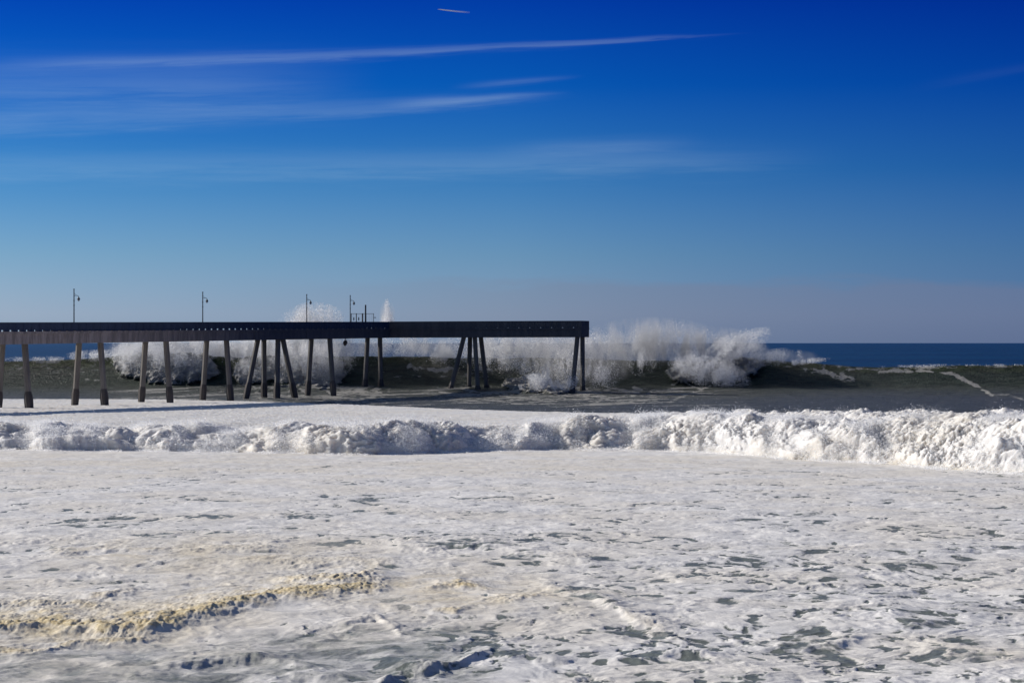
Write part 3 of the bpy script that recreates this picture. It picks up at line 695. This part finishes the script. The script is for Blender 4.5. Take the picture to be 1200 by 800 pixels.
for st, tt, sb, tb in ((-1.05, 1.75, -3.65, 2.5), (1.0, 1.75, 1.9, 2.5), (-1.0, -1.75, -1.45, -2.5), (1.05, -1.75, 2.1, -2.5)):
    pile(p2, sof2, s+st, tt, s+sb, tb, jtop=1.4)
cap(p2, s, 3.4)
s = L2-1.0
pile(p2, sof2, s, 1.75, s-.85, 2.5, jtop=1.4); pile(p2, sof2, s, -1.75, s-.15, -2.5, jtop=1.4)

# ---- lamps standing on the deck
def lamp(t, label):
    s = t*126.0; b = p1(s, 0.0, 1.70)
    root = tag(empty('pier_lamp', b), label, 'street lamp', 'lamps standing along the pier deck')
    return root
first = None
def children(o): return [c for c in bpy.data.objects if c.parent == o]
def copy_tree(o, parent=None):
    c = o.copy(); col.objects.link(c)
    if parent: c.parent = parent
    for ch in children(o):
        if ch != c: copy_tree(ch, c)
    return c
base = lamp(.1514, 'tall thin lamp post nearest the left edge, over the first open stretch of sea')
g = MB(); g.tube([Vector((0, 0, 0)), Vector((0, 0, .5)), Vector((0, 0, .55)), Vector((0, 0, 6.0))], [.15, .15, .085, .07], 8)
for z in (3.6, 4.3, 5.9): g.tube([Vector((0, 0, z)), Vector((0, 0, z+.09))], [.12, .12], 8)
pole = g.build('post', M_metal, base)
g = MB(); g.tube([Vector((0, 0, 5.02)), Vector((.35, 0, 5.06)), Vector((.6, 0, 5.0)), Vector((.66, 0, 4.85))], [.035, .035, .035, .035], 6)
g.tube([Vector((0, 0, 5.45)), Vector((.34, 0, 5.06))], [.02, .02], 5); g.build('bracket', M_metal, base)
g = MB(); g.tube([Vector((.66, 0, 4.9)), Vector((.66, 0, 4.78)), Vector((.66, 0, 4.55)), Vector((.66, 0, 4.5))], [.05, .09, .22, .24], 10)
sh = g.build('lamp_shade', M_metal, base)
g = MB(); g.tube([Vector((.66, 0, 4.5)), Vector((.66, 0, 4.38)), Vector((.66, 0, 4.25))], [.19, .17, .07], 10); g.build('lens', M_glass, sh)
for t, lab in ((.460, 'second lamp post from the left, standing alone mid way along the pier'), (.7615, 'third lamp post from the left, in front of the burst of white spray'), (.905, 'lamp post right beside the mesh gate and dark post')):
    c = copy_tree(base); c['label'] = lab; c.location = p1(t*126.0, 0.0, 1.70)
# ---- gate across the deck
gc = p1(.985*126, 0, 1.70); gx0 = -30.6+.9; 
gate = tag(empty('mesh_gate', (-27.3, 442.0, gc.z)), 'wire mesh gate with small signs standing on the deck beside the last lamp', 'gate')
def gpost(x, r, h, name='gate_post'):
    g = MB(); g.tube([Vector((x, 0, 0)), Vector((x, 0, h))], [r, r], 6); return g.build(name, M_metal, gate)
for x, r in ((-2.1, .07), (-1.15, .08), (-.02, .13), (2.0, .05)): gpost(x, r, 2.78)
g = MB(); g.tube([Vector((-2.1, 0, 2.72)), Vector((2.0, 0, 2.72))], [.035, .035], 6); g.tube([Vector((-2.1, 0, 1.0)), Vector((2.0, 0, 1.0))], [.03, .03], 6); g.build('top_rail', M_metal, gate)
g = MB()
for k in range(14):
    x = -2.1+4.1*(k+.5)/14; g.tube([Vector((x, 0, .1)), Vector((x, 0, 2.72))], [.012, .012], 4)
g.build('wire_mesh', M_metal, gate)
for x in (-1.62, -.72):
    g = MB(); g.hexa([(x-.1, -.08, 1.5), (x+.1, -.08, 1.5), (x+.1, -.05, 1.5), (x-.1, -.05, 1.5), (x-.1, -.08, 2.05), (x+.1, -.08, 2.05), (x+.1, -.05, 2.05), (x-.1, -.05, 2.05)]); g.build('sign_plate', M_metal, gate)
g = MB(); g.tube([Vector((2.0, 0, 2.0)), Vector((2.32, 0, 2.05)), Vector((2.36, 0, 1.92))], [.05, .07, .09], 6); g.build('hook', M_metal, gate)
post = MB(); post.tube([Vector((0, 0, 0)), Vector((0, 0, 4.25)), Vector((0, 0, 4.35))], [.15, .14, .11], 8)
po = post.build('mooring_post', M_metal); po.name = 'thick_post'; po.location = (-26.75, 441.6, gc.z)
tag(po, 'stout dark square topped post rising above the mesh gate', 'post')
# ---- dark float hanging under the deck
q = p1(.862*126, 1.5, 0)
mb = MB(); mb.tube([Vector((0, 0, .2)), Vector((0, 0, -.35))], [.06, .06], 6)
mb.tube([Vector((.06, 0, -.3)), Vector((.05, 0, -.45)), Vector((0, 0, -.75)), Vector((-.06, 0, -1.05)), Vector((-.12, 0, -1.3))], [.1, .30, .40, .30, .08], 10)
fo = mb.build('hanging_float', M_jacket); fo.location = q
tag(fo, 'small dark rounded object hanging below the pier deck near its bend', 'float')
# ---- short contrail high above
def contrail_material():
    m, n = material('contrail ice'); g = n.new('ShaderNodeTexCoord').outputs['Object']
    sp = n.new('ShaderNodeSeparateXYZ'); n.set(sp.inputs[0], g)
    al = n.ramp(n.m('MULTIPLY_ADD', sp.outputs[0], 1/560.0, 0.0, clamp=True), [(0.0, 0.75), (0.35, 0.5), (1.0, 0.0)])
    d = n.new('ShaderNodeBsdfDiffuse'); d.inputs[0].default_value = (.85, .85, .85, 1); t = n.new('ShaderNodeBsdfTranslucent'); t.inputs[0].default_value = (.85, .85, .85, 1)
    a = n.new('ShaderNodeMixShader'); n.l.new(d.outputs[0], a.inputs[1]); n.l.new(t.outputs[0], a.inputs[2])
    tr = n.new('ShaderNodeBsdfTransparent'); b = n.new('ShaderNodeMixShader'); n.set(b.inputs[0], al); n.l.new(tr.outputs[0], b.inputs[1]); n.l.new(a.outputs[0], b.inputs[2]); n.out(b.outputs[0]); return m
mb = MB(); D_ = 40000.0; kx = D_/F
mb.tube([Vector((0, 0, 0)), Vector((60, 0, -9)), Vector((300, 0, -36)), Vector((530, 0, -56))], [3, 8, 12, 14], 8)
ct = mb.build('contrail', contrail_material()); ct.location = ((513-600)*kx, D_, CAMZ+(HOR-11)*kx)
tag(ct, 'short white aircraft contrail high in the deep blue sky', 'contrail')
